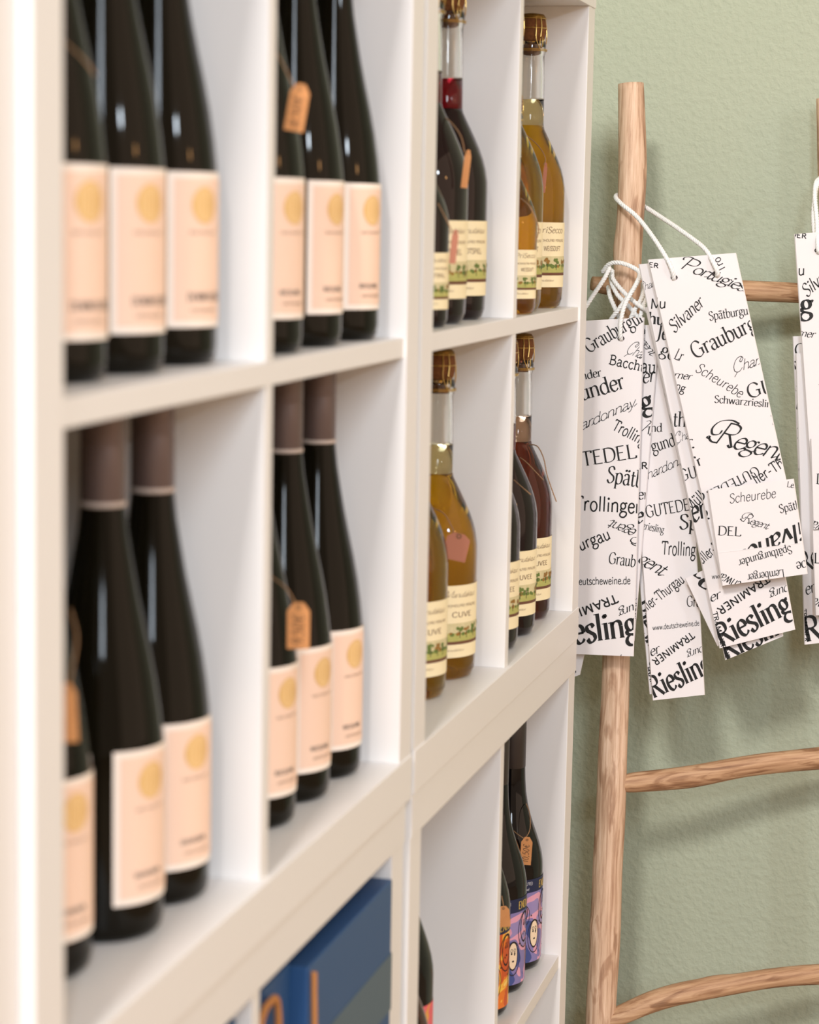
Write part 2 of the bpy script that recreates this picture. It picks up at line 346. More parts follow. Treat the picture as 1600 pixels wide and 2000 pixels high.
for k, b in (('ä', 'a'), ('ü', 'u')):
    G[k] = (G[b][0], G[b][1] + [DOT(.14,.62), DOT(.30,.62)], G[b][2])
G['é'] = (G['e'][0], G['e'][1] + [[(.18,.55),(.28,.66)]], [])
SWASH = {  # extra flourishes for the script style
 'R': [sm((.32,.74),(.06,.78),(-.20,.66),(-.27,.42),(-.16,.24),(.0,.28),(.02,.42)), arc(-.2,.12,.035,.035,0,360,8), sm((-.2,.12),(-.05,.02),(.11,.02)), sm((.42,.04),(.52,-.02),(.60,.04))],
 'P': [sm((.14,.72),(-.04,.70),(-.16,.58),(-.12,.46))],
 'C': [sm((.52,.56),(.46,.44),(.36,.50),(.44,.66)), sm((.30,.0),(.22,-.14),(.18,-.2))],
 'K': [sm((.11,.70),(-.05,.72),(-.14,.6)), sm((.50,.70),(.62,.78),(.72,.74))],
 'M': [sm((.13,.70),(-.02,.70),(-.1,.58))],
}
STY = {  # slant, thick, thin, nib angle, serif half width, tracking, width factor
 'serif': (0.0, .075, .022, 18, .075, 0, 1.0), 'bold': (0.0, .105, .030, 18, .085, .01, 1.0), 'light': (0.0, .052, .022, 18, .06, 0, 1.0),
 'ital': (0.24, .066, .020, 30, 0, -.02, .86), 'boldital': (0.26, .10, .026, 30, 0, -.01, .9),
 'script': (0.36, .052, .012, 38, 0, -.05, .92), 'hand': (0.45, .030, .018, 38, 0, -.04, .95), 'casual': (0.16, .045, .028, 30, 0, .01, .95),
 'sans': (0.0, .062, .056, 0, 0, .01, 1.0), 'sansb': (0.0, .10, .088, 0, 0, .03, 1.15), 'slab': (0.0, .066, .060, 0, .085, .04, 1.05),
}
def letters(s, style):
    """list of 2-D quads of the string in em units, and its length"""
    sl, tk, tn, nib, ser, trk, wf = STY[style]
    nb = math.radians(nib); quads = []; x = 0.0
    def stroke(pts):
        n = len(pts)
        L = []
        for i, (a, b) in enumerate(pts):
            p, q = pts[max(i-1, 0)], pts[min(i+1, n-1)]
            if n > 3 and abs(pts[0][0]-pts[-1][0])+abs(pts[0][1]-pts[-1][1]) < 1e-6:
                if i == 0: p = pts[-2]
                if i == n-1: q = pts[1]
            dx, dy = q[0]-p[0], q[1]-p[1]; d = math.hypot(dx, dy) or 1
            wd = (tn + (tk-tn)*abs(math.sin(math.atan2(dy, dx)-nb))**1.3)*1.32
            L.append((a - dy/d*wd/2, b + dx/d*wd/2, a + dy/d*wd/2, b - dx/d*wd/2))
        for A, B in zip(L, L[1:]): quads.append([(A[0], A[1]), (A[2], A[3]), (B[2], B[3]), (B[0], B[1])])
    for ch in s:
        adv, st, se = G[ch]
        if style in ('script', 'hand') and not ch.isupper():
            adv *= .80; st = [[(a*.80, b*(.76 if style == 'script' else .72)) for a, b in q] for q in st]
        allst = list(st) + (SWASH.get(ch, []) if style in ('script', 'hand') else [])
        if style in ('script', 'hand') and ch.islower(): allst.append([(adv-.08, .02), (adv+.05, .10)])
        for q in allst: stroke([(x + a*wf + b*sl, b) for a, b in q])
        if ser:
            for a, b in se:
                cx = x + a*wf
                h = .022 if style != 'slab' else .055
                yy = b + (h/2 if b < .2 and b > -.1 else -h/2 if b >= .2 else 0)
                quads.append([(cx-ser, yy-h/2), (cx+ser, yy-h/2), (cx+ser, yy+h/2), (cx-ser, yy+h/2)])
        x += (adv+trk)*wf
    return quads, x
def write(bm, s, x, y, ang, cap, style, w=None, mi=0):
    """lay a string into a bmesh in photo-like 2-D units (y down), cap height and optional width given"""
    q, L = letters(s, style); k = cap/.70; kx = (w/L) if w else k
    c, sn = math.cos(math.radians(ang)), math.sin(math.radians(ang))
    for quad in q:
        vs = []
        for a, b in quad:
            X, Y = a*kx, b*k
            vs.append(bm.verts.new((x + X*c - Y*sn, y - (X*sn + Y*c), 0)))
        bm.faces.new(vs).material_index = mi
    return bm
def clip(bm, poly):
    """keep what lies inside a convex polygon"""
    cx = sum(p[0] for p in poly)/len(poly); cy = sum(p[1] for p in poly)/len(poly)
    for a, b in zip(poly, poly[1:]+poly[:1]):
        nrm = Vector((b[1]-a[1], a[0]-b[0], 0))
        if nrm.dot(Vector((cx-a[0], cy-a[1], 0))) > 0: nrm = -nrm
        bmesh.ops.bisect_plane(bm, geom=bm.verts[:]+bm.edges[:]+bm.faces[:], dist=1e-6, plane_co=(a[0], a[1], 0), plane_no=nrm, clear_outer=True)
    return bm

# ------------------------------------------------------------------ room
def struct(name, bm, ma):
    o = obj(name, bm, ma); o['kind'] = 'structure'; return o
FLOOR = -0.765; XW = 0.36; YB = 0.402
struct('floor', bx(-6.5, XW, -4.0, YB, FLOOR-0.1, FLOOR), M_floor)
struct('wall_right', bx(XW, XW+0.12, -4.0, YB+.12, FLOOR-0.1, 2.9), M_sage)
struct('wall_back', bx(-6.5, XW, YB, YB+0.12, FLOOR-0.1, 2.9), M_wall_w)

# ------------------------------------------------------------------ shelf units (2 x 2 cubes)
T, CELL, t, DEP = .038, .335, .016, .39
W2 = 2*T + 2*CELL + t
def shelf_unit(label, x1, y0, z0):
    """x1 = right side, y0 = front of the thick boards, z0 = underside"""
    u = thing('cube_shelf_unit', label, 'shelf', (x1 - W2/2, y0 + DEP/2, z0), 'stacked white cube shelf units')
    hx, hy = W2/2, DEP/2
    H = W2
    P = lambda n, *a: obj(n, bx(*a, bev=.0009), M_white, u)
    P('bottom_board', -hx, hx, -hy, hy, 0, T)
    P('top_board', -hx, hx, -hy, hy, H-T, H)
    P('side_panel', -hx, -hx+T, -hy+.0012, hy, T, H-T)
    P('side_panel', hx-T, hx, -hy+.0012, hy, T, H-T)
    P('shelf_board', -hx+T, hx-T, -hy+.004, hy, T+CELL, T+CELL+t)
    P('divider_panel', -t/2, t/2, -hy+.0042, hy, T, T+CELL)
    P('divider_panel', -t/2, t/2, -hy+.0042, hy, T+CELL+t, H-T)
    return u
XL = -0.7735
shelf_unit('white cube shelf unit at upper right holding bottles with corks, beside the green wall', 0.0, 0.0, 0.0)
shelf_unit('white cube shelf unit at lower right with colourfully labelled bottles, beside the green wall', 0.0, 0.0015, -W2-.0002)
shelf_unit('white cube shelf unit at upper centre-left holding twelve dark bottles with peach labels', XL, -0.0007, 0.0)
shelf_unit('white cube shelf unit at lower centre-left holding blue boxes', XL, 0.004, -W2-.0002)
shelf_unit('white cube shelf unit cut off by the left edge, upper one of two', XL-W2-.002, 0.007, 0.0)
shelf_unit('white cube shelf unit cut off by the left edge, lower one of two', XL-W2-.002, 0.009, -W2-.0002)
ZU, ZL, ZD = T+CELL+t, T, -T-CELL-.0002   # shelf surfaces

# ------------------------------------------------------------------ bottles
def cyl_patch(bm, R, a0, a1, z0, z1, mi=0, n=None):
    n = n or max(3, int(abs(a1-a0)/5))
    A = []
    for i in range(n+1):
        a = math.radians(a0+(a1-a0)*i/n)
        A.append((bm.verts.new((R*math.cos(a), R*math.sin(a), z0)), bm.verts.new((R*math.cos(a), R*math.sin(a), z1))))
    for p, q in zip(A, A[1:]): bm.faces.new((p[0], q[0], q[1], p[1])).material_index = mi
    return bm
def cyl_disc(bm, R, aC, zC, rs, rz, mi=0, inner=0.0, n=20):
    """disc or ring printed on the cylinder, radius rs (m) sideways, rz upward"""
    rings = []
    for k in range(4):
        f = inner + (1-inner)*k/3
        rings.append([bm.verts.new((R*math.cos(aC + f*rs*math.cos(2*math.pi*i/n)/R), R*math.sin(aC + f*rs*math.cos(2*math.pi*i/n)/R), zC + f*rz*math.sin(2*math.pi*i/n))) for i in range(n)])
    for a, b in zip(rings, rings[1:]):
        for i in range(n): 
            try: bm.faces.new((a[i], a[(i+1) % n], b[(i+1) % n], b[i])).material_index = mi
            except ValueError: pass
    return bm
def cyl_text(bm, R, s, aStart, z, cap, style, w=None, mi=0, ang=0):
    b2 = bmesh.new(); write(b2, s, 0, 0, ang, cap, style, w)
    mp = {}
    for v in b2.verts:
        a = aStart + v.co.x/R
        mp[v] = bm.verts.new((R*math.cos(a), R*math.sin(a), z - v.co.y))
    for f in b2.faces: bm.faces.new([mp[v] for v in f.verts]).material_index = mi
    b2.free()
    return bm
def rad(d): return math.radians(d)
# label angles: world direction of label centre; the camera sits towards about 195 degrees
def wine_bottle(label, loc, glass, lab_ang, group, word, cap_top=True):
    """tall slim bottle with peach label"""
    o = thing('wine_bottle', label, 'bottle', loc, group)
    prof = [(.020, .006), (.030, .0), (.0345, .001), (.0375, .005), (.0385, .012), (.0385, .118), (.0378, .128), (.0362, .142), (.0335, .160), (.0300, .178), (.0260, .196), (.0222, .214), (.0190, .232), (.0160, .250), (.0142, .266), (.0132, .280), (.0130, .300)]
    obj('glass_body', lathe(bmesh.new(), prof, 48), glass, o, True)
    cap = obj('screw_cap', lathe(bmesh.new(), [(.0136, .268), (.0141, .2685), (.0141, .304), (.0136, .3055), (.0141, .307), (.0141, .3275), (.0134, .3292)], 32), M_cap, o, True)
    obj('cap_band', lathe(bmesh.new(), [(.0143, .2678), (.0146, .268), (.0146, .2708), (.0143, .271)], 32), M_capband, cap, True)
    R = .0388; lo, hi = .0245, .1215
    h = 42
    lb = obj('paper_label', cyl_patch(bmesh.new(), R, lab_ang-h, lab_ang+h, lo, hi), M_labw, o, True)
    obj('label_panel', cyl_patch(bmesh.new(), R+.0002, lab_ang-h+6, lab_ang+h-6, lo+.004, hi-.004), M_peach, lb, True)
    b = bmesh.new(); a = rad(lab_ang-1)
    cyl_disc(b, R+.0004, a, .101, .0115, .0115, 0, 0.0)
    for k in range(-3, 4):
        cyl_disc(b, R+.0006, a+k*.0031/R, .101, .0004, .0095*math.sqrt(1-(k/4)**2), 1, 0.0, 8)
    cyl_disc(b, R+.0006, a, .101, .0112, .0112, 1, 0.93)
    obj('gold_emblem', b, [M_medal, M_medal2], lb)
    for args, ma in ((('WEINGUT', a-.34, .083, .0018, 'serif', .026), M_txtbr), ((word, a-.36, .041, .0052 if word[0] == 'D' else .0036, 'bold', .033 if word[0] == 'D' else .023), M_txt), (('UNTERLAND', a-.30, .034, .0022, 'serif', .024), M_txtbr)):
        obj('printed_line', cyl_text(bmesh.new(), R+.0004, *args), ma, lb)
    return o
def sparkling_bottle(label, loc, kind, lab_ang, group, sc=1.0, title='PriSecco', line='WEISSDUFT'):
    o = thing('sparkling_juice_bottle', label, 'bottle', loc, group)
    body = {'gold': M_gold, 'red': M_red, 'rose': M_rose}[kind]; neck = {'gold': M_goldneck, 'red': M_redneck, 'rose': M_roseneck}[kind]
    pb = [(.0, .012), (.014, .010), (.026, .003), (.034, .0), (.0385, .003), (.0412, .010), (.0415, .020), (.0415, .122), (.0412, .132), (.0395, .143), (.0368, .153), (.0330, .163), (.0285, .173), (.0240, .182), (.0200, .190), (.0165, .197), (.0158, .2005)]
    s = lambda P: [(r*sc, z*sc) for r, z in P]
    b = bmesh.new(); lathe(b, s(pb[1:]), 48, True, True)
    obj('glass_body', b, body, o, True)
    obj('drink_in_neck', lathe(bmesh.new(), s([(.0157, .2006), (.0156, .206), (.0154, .2285)]), 32), neck, o, True)
    b = bmesh.new()
    outer = [(.0156, .2286), (.0154, .245), (.0150, .262), (.0146, .276), (.0158, .280), (.0162, .288), (.0150, .292)]
    inner = [(.0110, .292), (.0112, .276), (.0120, .260), (.0126, .2300)]
    lathe(b, s(outer+inner), 32, False, False)
    obj('neck_glass', b, M_glass, o, True)
    ck = obj('cork', lathe(bmesh.new(), s([(.0106, .279), (.0108, .290), (.0140, .294), (.0158, .300), (.0160, .308), (.0150, .315), (.0120, .3185)]), 28), M_cork, o, True)
    b = bmesh.new()
    lathe(b, s([(.0125, .3186), (.0148, .3170), (.0152, .3180), (.0128, .3212), (.006, .3222)]), 28)
    obj('cap_disc', b, M_disc, ck, True)
    b = bmesh.new()
    for k in range(4):
        a = k*math.pi/2+.5; a2 = a+.28
        pts = [(.0150*math.cos(a), .0150*math.sin(a), .3175), (.0168*math.cos(a), .0168*math.sin(a), .306), (.0172*math.cos(a), .0172*math.sin(a), .294), (.0172*math.cos(a2), .0172*math.sin(a2), .283)]
        tube(b, [Vector(p)*sc for p in catmull(pts, 4)], .0006*sc, 6)
        pts = [(.0150*math.cos(a+.4), .0150*math.sin(a+.4), .3175), (.0168*math.cos(a+.4), .0168*math.sin(a+.4), .306), (.0172*math.cos(a+.3), .0172*math.sin(a+.3), .294)]
        tube(b, [Vector(p)*sc for p in catmull(pts, 4)], .0006*sc, 6)
    for z, r in ((.3165, .0153), (.283, .0172), (.2815, .0170), (.306, .0165)):
        tube(b, [Vector((r*math.cos(i*math.pi/12), r*math.sin(i*math.pi/12), z))*sc for i in range(25)], .0006*sc, 6)
    ring = [Vector((.0175*math.cos(3.9)-.0*i, .0175*math.sin(3.9), .290))*sc + Vector((math.cos(3.9)*.006*(1-math.cos(i*math.pi/8))/2, math.sin(3.9)*.006*(1-math.cos(i*math.pi/8))/2, .006*math.sin(i*math.pi/8)))*sc for i in range(17)]
    tube(b, ring, .0006*sc, 6)
    obj('wire_cage', b, M_wire, ck)
    R = .0418*sc; z = lambda a: a*sc; h = 66
    lb = obj('paper_label', cyl_patch(bmesh.new(), R, lab_ang-h, lab_ang+h, z(.0235), z(.0945)), M_cream, o, True)
    b = bmesh.new()
    cyl_patch(b, R+.0002, lab_ang-h, lab_ang+h, z(.0475), z(.0575), 0); cyl_patch(b, R+.0002, lab_ang-h, lab_ang+h, z(.0395), z(.0478), 1)
    cyl_patch(b, R+.00025, lab_ang-h, lab_ang+h, z(.0365), z(.0395), 2)
    rnd = random.Random(len(label))
    for k in range(22):
        a = rad(lab_ang-h+4+k*5.8+rnd.uniform(-3, 3)); hh = rnd.uniform(.0012, .0026)*sc
        cyl_disc(b, R+.0003, a, z(.0472)+rnd.uniform(-.001, .001)*sc, hh*1.3, hh, rnd.choice((3, 3, 4)), 0, 9)
    for k in range(7):
        a = rad(lab_ang-h+9+k*18+rnd.uniform(-6, 6)); hh = rnd.uniform(.0030, .0042)*sc; zc = z(.0512)+rnd.uniform(0, .0012)*sc; ti = rnd.choice((3, 3, 3, 4))
        cyl_patch(b, R+.00045, math.degrees(a)-.5, math.degrees(a)+.5, z(.0425), zc, 5, 1)
        for q in range(7):
            cyl_disc(b, R+.0005+q*.00002, a+rnd.uniform(-.9, .9)*hh/R, zc+rnd.uniform(-.45, .6)*hh, hh*rnd.uniform(.4, .6), hh*rnd.uniform(.35, .5), ti, 0, 7)
    obj('orchard_picture', b, [M_sky, M_meadow, M_brown, M_tree, M_tree2, M_trunk], lb)
    L0 = rad(lab_ang-42)
    for args in ((title, L0, z(.083), .0065*sc, 'casual' if title == 'PriSecco' else 'hand', .040*sc), ('ALKOHOLFREI PERLEND', L0-.02, z(.0735), .0026*sc, 'sans', .044*sc),
                 (line, L0+.22, z(.0635), .0050*sc, 'sans', .026*sc), ('Manufaktur', L0-.05, z(.0300), .0030*sc, 'hand', .026*sc)):
        obj('printed_line', cyl_text(bmesh.new(), R+.0004, *args), M_txtbr, lb)
    return o
def burgundy_bottle(label, loc, art, lab_ang, group, doodle=True, lift=0.0):
    o = thing('wine_bottle', label, 'bottle', loc, group)
    prof = [(.020, .006), (.030, .0), (.0355, .001), (.0382, .006), (.039, .014), (.039, .118), (.0384, .126), (.0366, .136), (.0338, .146), (.0305, .156), (.0265, .167), (.0225, .179), (.0195, .191), (.0172, .205), (.0160, .220), (.0152, .240), (.0148, .290)]
    prof = [(r, z + (lift if .05 < z < .28 else 0)) for r, z in prof]
    obj('glass_body', lathe(bmesh.new(), prof, 48), M_dark2, o, True)
    obj('screw_cap', lathe(bmesh.new(), [(.0152, .234+lift), (.0157, .2345+lift), (.0157, .288), (.0150, .2895), (.0157, .291), (.0157, .318), (.0150, .3195)], 32), M_capblk, o, True)
    R = .0392; h = 74
    lb = obj('paper_label', cyl_patch(bmesh.new(), R, lab_ang-h, lab_ang+h, .0105, .0935+lift), art, o, True)
    if not doodle: return o
    obj('top_band', cyl_patch(bmesh.new(), R+.0001, lab_ang-h, lab_ang+h, .0935, .109), M_navy, lb, True)
    for args, ma in ((('ALKOHOLFREI', rad(lab_ang-52), .1025, .0036, 'sans', .026), M_ltxt), (('<0,5%vol', rad(lab_ang-42), .0965, .0030, 'sans', .014), M_ltxt), (('ENDLICH', rad(lab_ang+2), .0968, .0085, 'bold', .034), M_gtxt)):
        obj('printed_line', cyl_text(bmesh.new(), R+.0004, *args), ma, lb)
    if doodle:
        b = bmesh.new()
        for k, (da, zc, rs, rz) in enumerate(((-34, .070, .006, .011), (-8, .044, .0062, .016), (22, .074, .008, .017), (46, .040, .007, .014), (-48, .030, .006, .010))):
            a = rad(lab_ang+da)
            cyl_disc(b, R+.0003, a, zc, rs+.0012, rz+.0012, 0, .88, 18)
            if k in (1, 3): cyl_disc(b, R+.00025, a, zc, rs, rz, 1, 0, 18)
            cyl_disc(b, R+.0005, a, zc-.003, rs*1.7, rz*1.25, 0, .94, 18)
            for s in (-1, 1):
                cyl_disc(b, R+.0005, a+s*.0022/R, zc+.003, .0011, .0013, 0, 0, 8)
                cyl_disc(b, R+.0005, a+s*.0022/R, zc+.0065, .0016, .0022, 0, .7, 10)
            cyl_disc(b, R+.0005, a, zc-.006, .0016, .0011, 0, 0, 8)
        for k in range(10):
            a = rad(lab_ang-60+k*11)
            cyl_disc(b, R+.0005, a, .056+.012*math.sin(k*2.1), .0009, .0012, 0, 0, 6)
        obj('doodle_print', b, [M_txt, mat('doodle_pale', srgb(238, 216, 186), 0.6)], lb)
    return o

GA = 'dark bottles with peach labels'
LA = 252
ord3 = ('nearest', 'middle', 'farthest')
def row(xs, y, z, words, fn): 
    for i, x in enumerate(xs): fn(i, x, y, z)
cells = [
 ('upper left compartment', [-1.3745, -1.2905, -1.2040], [.065, .065, .065], ZU, M_dark, LA, 'DORNFELDER'),
 ('lower left compartment', [-1.3645, -1.2719, -1.1975], [.080, .0717, .0675], ZL, M_dark, LA-2, 'SAUVIGNON'),
]
def xy_from_edge(ur, vr, y, r):
    """x of a bottle axis at depth y whose right outline passes photo pixel (ur, vr)"""
    lo, hi = -1.6, 0.1
    for _ in range(50):
        mx = (lo+hi)/2
        d = fwd + right*((ur-800)/FPX) + down*((vr-1000)/FPX)
        n = Vector((d.y, -d.x, 0)).normalized()
        s = (Vector((mx, y, 0)) - Vector((CAM.x, CAM.y, 0))).dot(n)
        # s>0 : axis lies right of the ray ; want s = -r
        if s > -r: hi = mx
        else: lo = mx
    return (lo+hi)/2
def put_row(fn, where, edges, ys, z, r, what):
    out = []; where_row = []
    for i, ((ur, vr), y) in enumerate(zip(edges, ys)):
        x = xy_from_edge(ur, vr, y, r)
        out.append(x)
        fn(i, (x, y, z))
        wine_bottle('dark bottle in back row behind the %s, %s' % (names[i], what), (x-.002, y+.088, z), M_dark, LA, 'dark bottles in the back rows', 'RIESLING')
    return out
names = ('first', 'second', 'third')
def wl(where, i, n=3): return 'dark peach-labelled bottle in the %s, %s from left' % (where, names[i])
put_row(lambda i, p: wine_bottle(wl('upper left compartment', i), p, M_dark, LA, GA, 'DORNFELDER'), '', [(211, 500), (324, 500), (426, 500)], (.065, .064, .0635), ZU, .0388, 'upper left compartment')
put_row(lambda i, p: wine_bottle(wl('lower left compartment', i), p, M_dark, (252, 254, 252)[i], GA, 'SAUVIGNON'), '', [(182, 1650), (322, 1600), (411, 1550)], (.080, .0672, .0655), ZL, .0388, 'lower left compartment')
put_row(lambda i, p: wine_bottle(wl('upper compartment left of double post', i), p, M_dark, (254, 257, 254)[i], GA, 'RIESLING'), '', [(594, 500), (671, 500), (742, 500)], (.052, .052, .0515), ZU, .0388, 'upper compartment left of post')
put_row(lambda i, p: wine_bottle(wl('lower compartment left of double post', i), p, M_dark, (255, 255, 255)[i], GA, 'RIESLING'), '', [(581, 1400), (647, 1400), (708, 1350)], (.066, .0640, .0615), ZL, .0388, 'lower compartment left of post')
GS = 'cork-stoppered bottles with cream orchard labels'
LS = 248
def sl(i, p, kind, sc, lab, title, line): sparkling_bottle(lab, p, kind, LS, GS, sc, title, line)
Z3 = (.7, 1, 1)
for edges, z, ys, scs, kinds, labs, title, line in (
 ([(876, 550), (911, 550), (950, 500)], ZU, (.044, .060, .064), Z3, ('red', 'red', 'red'),
  ('small dark red sparkling bottle in front of larger ones, right of the double post', 'large dark red sparkling bottle behind the small one right of the double post', 'large dark red sparkling bottle with clear neck, rightmost of its three'), 'Manufaktur', 'ROTSPIEL'),
 ([(1048, 520), (1061, 420), (1101, 500)], ZU, (.034, .057, .0555), Z3, ('gold', 'gold', 'gold'),
  ('small golden sparkling bottle at the front left of the upper rightmost compartment', 'large golden sparkling bottle half hidden between two others, upper rightmost compartment', 'large golden sparkling bottle with clear neck at the upper right end'), 'PriSecco', 'WEISSDUFT'),
 ([(874, 1200), (930, 1200)], ZL, (.070, .066), (1, 1), ('gold', 'gold'),
  ('golden sparkling bottle half hidden behind the double post, lower row', 'golden sparkling bottle with wired cork and brown tag, lower row'), 'Manufaktur', 'CUVE'),
 ([(1014, 1150), (1048, 1100), (1077, 1080)], ZL, (.056, .0560, .060), (1, 1, 1), ('red', 'red', 'rose'),
  ('dark red sparkling bottle at left of the lower rightmost compartment, mostly hidden', 'dark red sparkling bottle in the middle of the lower rightmost compartment', 'amber red sparkling bottle with clear neck at right of the lower rightmost compartment'), 'Manufaktur', 'CUVEE'),
):
    for (ur, vr), y, sc, kind, lab in zip(edges, ys, scs, kinds, labs):
        r = .0416*sc
        x = xy_from_edge(ur, vr, y, r)
        sparkling_bottle(lab, (x, y, z), kind, LS, GS, sc, title, line)
GB = 'bottles with bright illustrated labels'
for (ur, vr), y, art, lab, la in (
 ((995.5, 1850), .0615, M_orange, 'black bottle with orange and yellow illustrated label, left in the bottom right compartment', 236),
 ((1026.5, 1850), .0608, M_violet, 'black bottle with violet and pink illustrated label, middle of the bottom right compartment', 240),
 ((1058.5, 1800), .0587, M_violet, 'black bottle with violet label and priced tag, right in the bottom right compartment', 250)):
    burgundy_bottle(lab, (xy_from_edge(ur, vr, y, .0392), y, ZD), art, la, GB)
# the compartment beside it: only a shoulder shows
burgundy_bottle('black bottle with pink label peeping out behind the lower double post', (xy_from_edge(848, 1880, .060, .0392), .060, ZD), M_pinkl, 250, GB, False, .040)
sparkling_bottle('amber bottle cut off by the lower double post and the bottom edge', (xy_from_edge(841, 2010, .041, .0416), .041, ZD), 'rose', LS, GS, 1.0, 'Manufaktur', 'CUVEE')

# ------------------------------------------------------------------ price tags on twine
def price_tag(label, u, v, X, wpx, hpx, tilt, string, ma=M_kraft, yawd=0.0, text=None):
    """card centred on photo pixel (u, v) at depth x = X"""
    c = at(u, v, X); s = (c-CAM).dot(fwd)/FPX
    W, H = wpx*s, hpx*s
    o = thing('price_tag', label, 'tag', c, 'kraft price tags on twine')
    R = Matrix((( -right*1.0).cross(Vector((0,0,1))).normalized(), right, Vector((0,0,1)))).transposed()
    nrm = Vector((fwd.x, fwd.y, 0)).normalized()
    ax = right.copy(); ax.z = 0; ax.normalize()
    up = Vector((0, 0, 1))
    rot = Matrix.Rotation(rad(tilt), 3, nrm); ax = rot @ ax; up = rot @ up
    rot = Matrix.Rotation(rad(yawd), 3, up); ax = rot @ ax; n2 = (rot @ nrm)
    b = bmesh.new()
    out = [(-W/2, -H/2), (W/2, -H/2), (W/2, H*.32), (W*.22, H/2), (-W*.22, H/2), (-W/2, H*.32)]
    fr = [b.verts.new(ax*x + up*y - n2*.0004) for x, y in out]; bk = [b.verts.new(ax*x + up*y + n2*.0004) for x, y in out]
    b.faces.new(fr); b.faces.new(bk[::-1])
    for i in range(6): b.faces.new((fr[i], bk[i], bk[(i+1) % 6], fr[(i+1) % 6]))
    bmesh.ops.recalc_face_normals(b, faces=b.faces)
    obj('card', b, ma, o)
    b = bmesh.new()
    eye = [up*H*.40 + ax*W*.09*math.cos(i*math.pi/5) + up*W*.09*math.sin(i*math.pi/5) - n2*.0007 for i in range(11)]
    tube(b, eye, W*.025, 6)
    obj('eyelet', b, M_txtbr, o)
    b = bmesh.new()
    for st in string:
        pts = [at(a, bb, X+dx) - c for a, bb, dx in st]
        rope(b, pts, .0007, .004, 5)
    obj('twine', b, M_twine, o)
    if text:
        b2 = bmesh.new(); write(b2, text, 0, 0, 0, W*.52, 'casual', H*.66)
        for q in b2.verts:
            x, y = q.co.x, -q.co.y       # run the writing upward along the card
            q.co = up*(x - H*.42) + ax*(-(y) + W*.24) - n2*.0008
        obj('handwriting', b2, M_txt, o)
    return o
price_tag('orange kraft tag on the twine of the upper dark bottles left of the double post', 581, 210, -1.085, 38, 92, 9, [[(576, 172, 0), (560, 140, -.003), (543, 108, .01), (528, 90, .03)]], text='8,50€')
price_tag('orange kraft tag above the peach labels in the lower compartment left of the double post', 583, 1222, -1.05, 44, 92, 0, [[(580, 1184, 0), (560, 1150, -.002), (535, 1130, .01), (520, 1122, .03)]], text='9,50€')
price_tag('blurred orange kraft tag in the lower left compartment beside the left post', 134, 1392, -1.425, 34, 118, -3, [[(134, 1345, 0), (150, 1250, .01), (138, 1190, .03)]])
price_tag('kraft tag on a large dark red bottle, upper row right of double post', 911, 330, -.560, 13, 74, 6, [[(908, 298, 0), (900, 265, .0), (880, 238, .01), (860, 224, .03)]], text=None)
price_tag('brown tag hanging on the small dark red bottle, upper row', 887, 482, -.658, 13, 66, 5, [[(883, 452, 0), (870, 425, .0), (856, 398, .012)]], M_kraftd)
price_tag('narrow rosy tag on the golden bottle at the right end of the upper rightmost compartment', 1064, 347, -.148, 7, 58, 4, [[(1062, 322, 0), (1066, 312, .0), (1060, 296, .005), (1045, 278, .02), (1025, 262, .03)]], M_kraftd)
price_tag('rosy brown tag lying on the shoulder of the golden bottle in the lower compartment', 892, 1068, -.505, 46, 54, 12, [[(886, 1044, 0), (884, 1032, 0), (868, 1004, .01), (845, 992, .03)]], M_kraftd)
price_tag('kraft price tag with handwritten price on the right violet-labelled bottle', 1028, 1662, -.122, 22, 56, 3, [[(1026, 1638, 0), (1035, 1620, .005), (1035, 1590, .02), (1028, 1570, .035)], [(1024, 1638, 0), (1012, 1630, .004), (1000, 1620, .02)]], text='10,50€')
price_tag('orange tag corner on the orange-labelled bottle at the bottom right', 985, 1790, -.30, 22, 42, -6, [[(984, 1770, 0), (980, 1750, .01)]])
def twine_loop(label, X, strands):
    b = bmesh.new()
    c = at(strands[0][0][0], strands[0][0][1], X)
    for st in strands: rope(b, [at(a, q, X+dx)-c for a, q, dx in st], .0008, .004, 5)
    o = obj('twine_loop', b, M_twine); o.location = c
    o['label'] = label; o['category'] = 'string'; return o
twine_loop('jute twine tied round the amber red bottle in the lower rightmost compartment', -.128, [[(1034, 868, .02), (1050, 872, .01), (1062, 895, .005), (1068, 925, 0), (1076, 950, .0), (1087, 980, .0)], [(1005, 888, .03), (1025, 900, .01), (1045, 920, .003), (1062, 938, .0)]])
twine_loop('jute twine on the middle dark red bottle in the lower rightmost compartment', -.262, [[(1004, 938, .02), (1018, 950, .005), (1030, 960, .0), (1037, 966, .0)]])
twine_loop('jute twine hanging from the small golden bottle in the upper rightmost compartment', -.314, [[(1018, 388, .012), (1034, 402, .0), (1046, 425, -.002), (1052, 445, 0), (1050, 462, 0), (1046, 470, 0)]])
twine_loop('blurred jute twine on the first dark bottle in the upper left compartment', -1.425, [[(122, 78, .03), (142, 96, .012), (165, 118, .0), (186, 146, -.0)]])

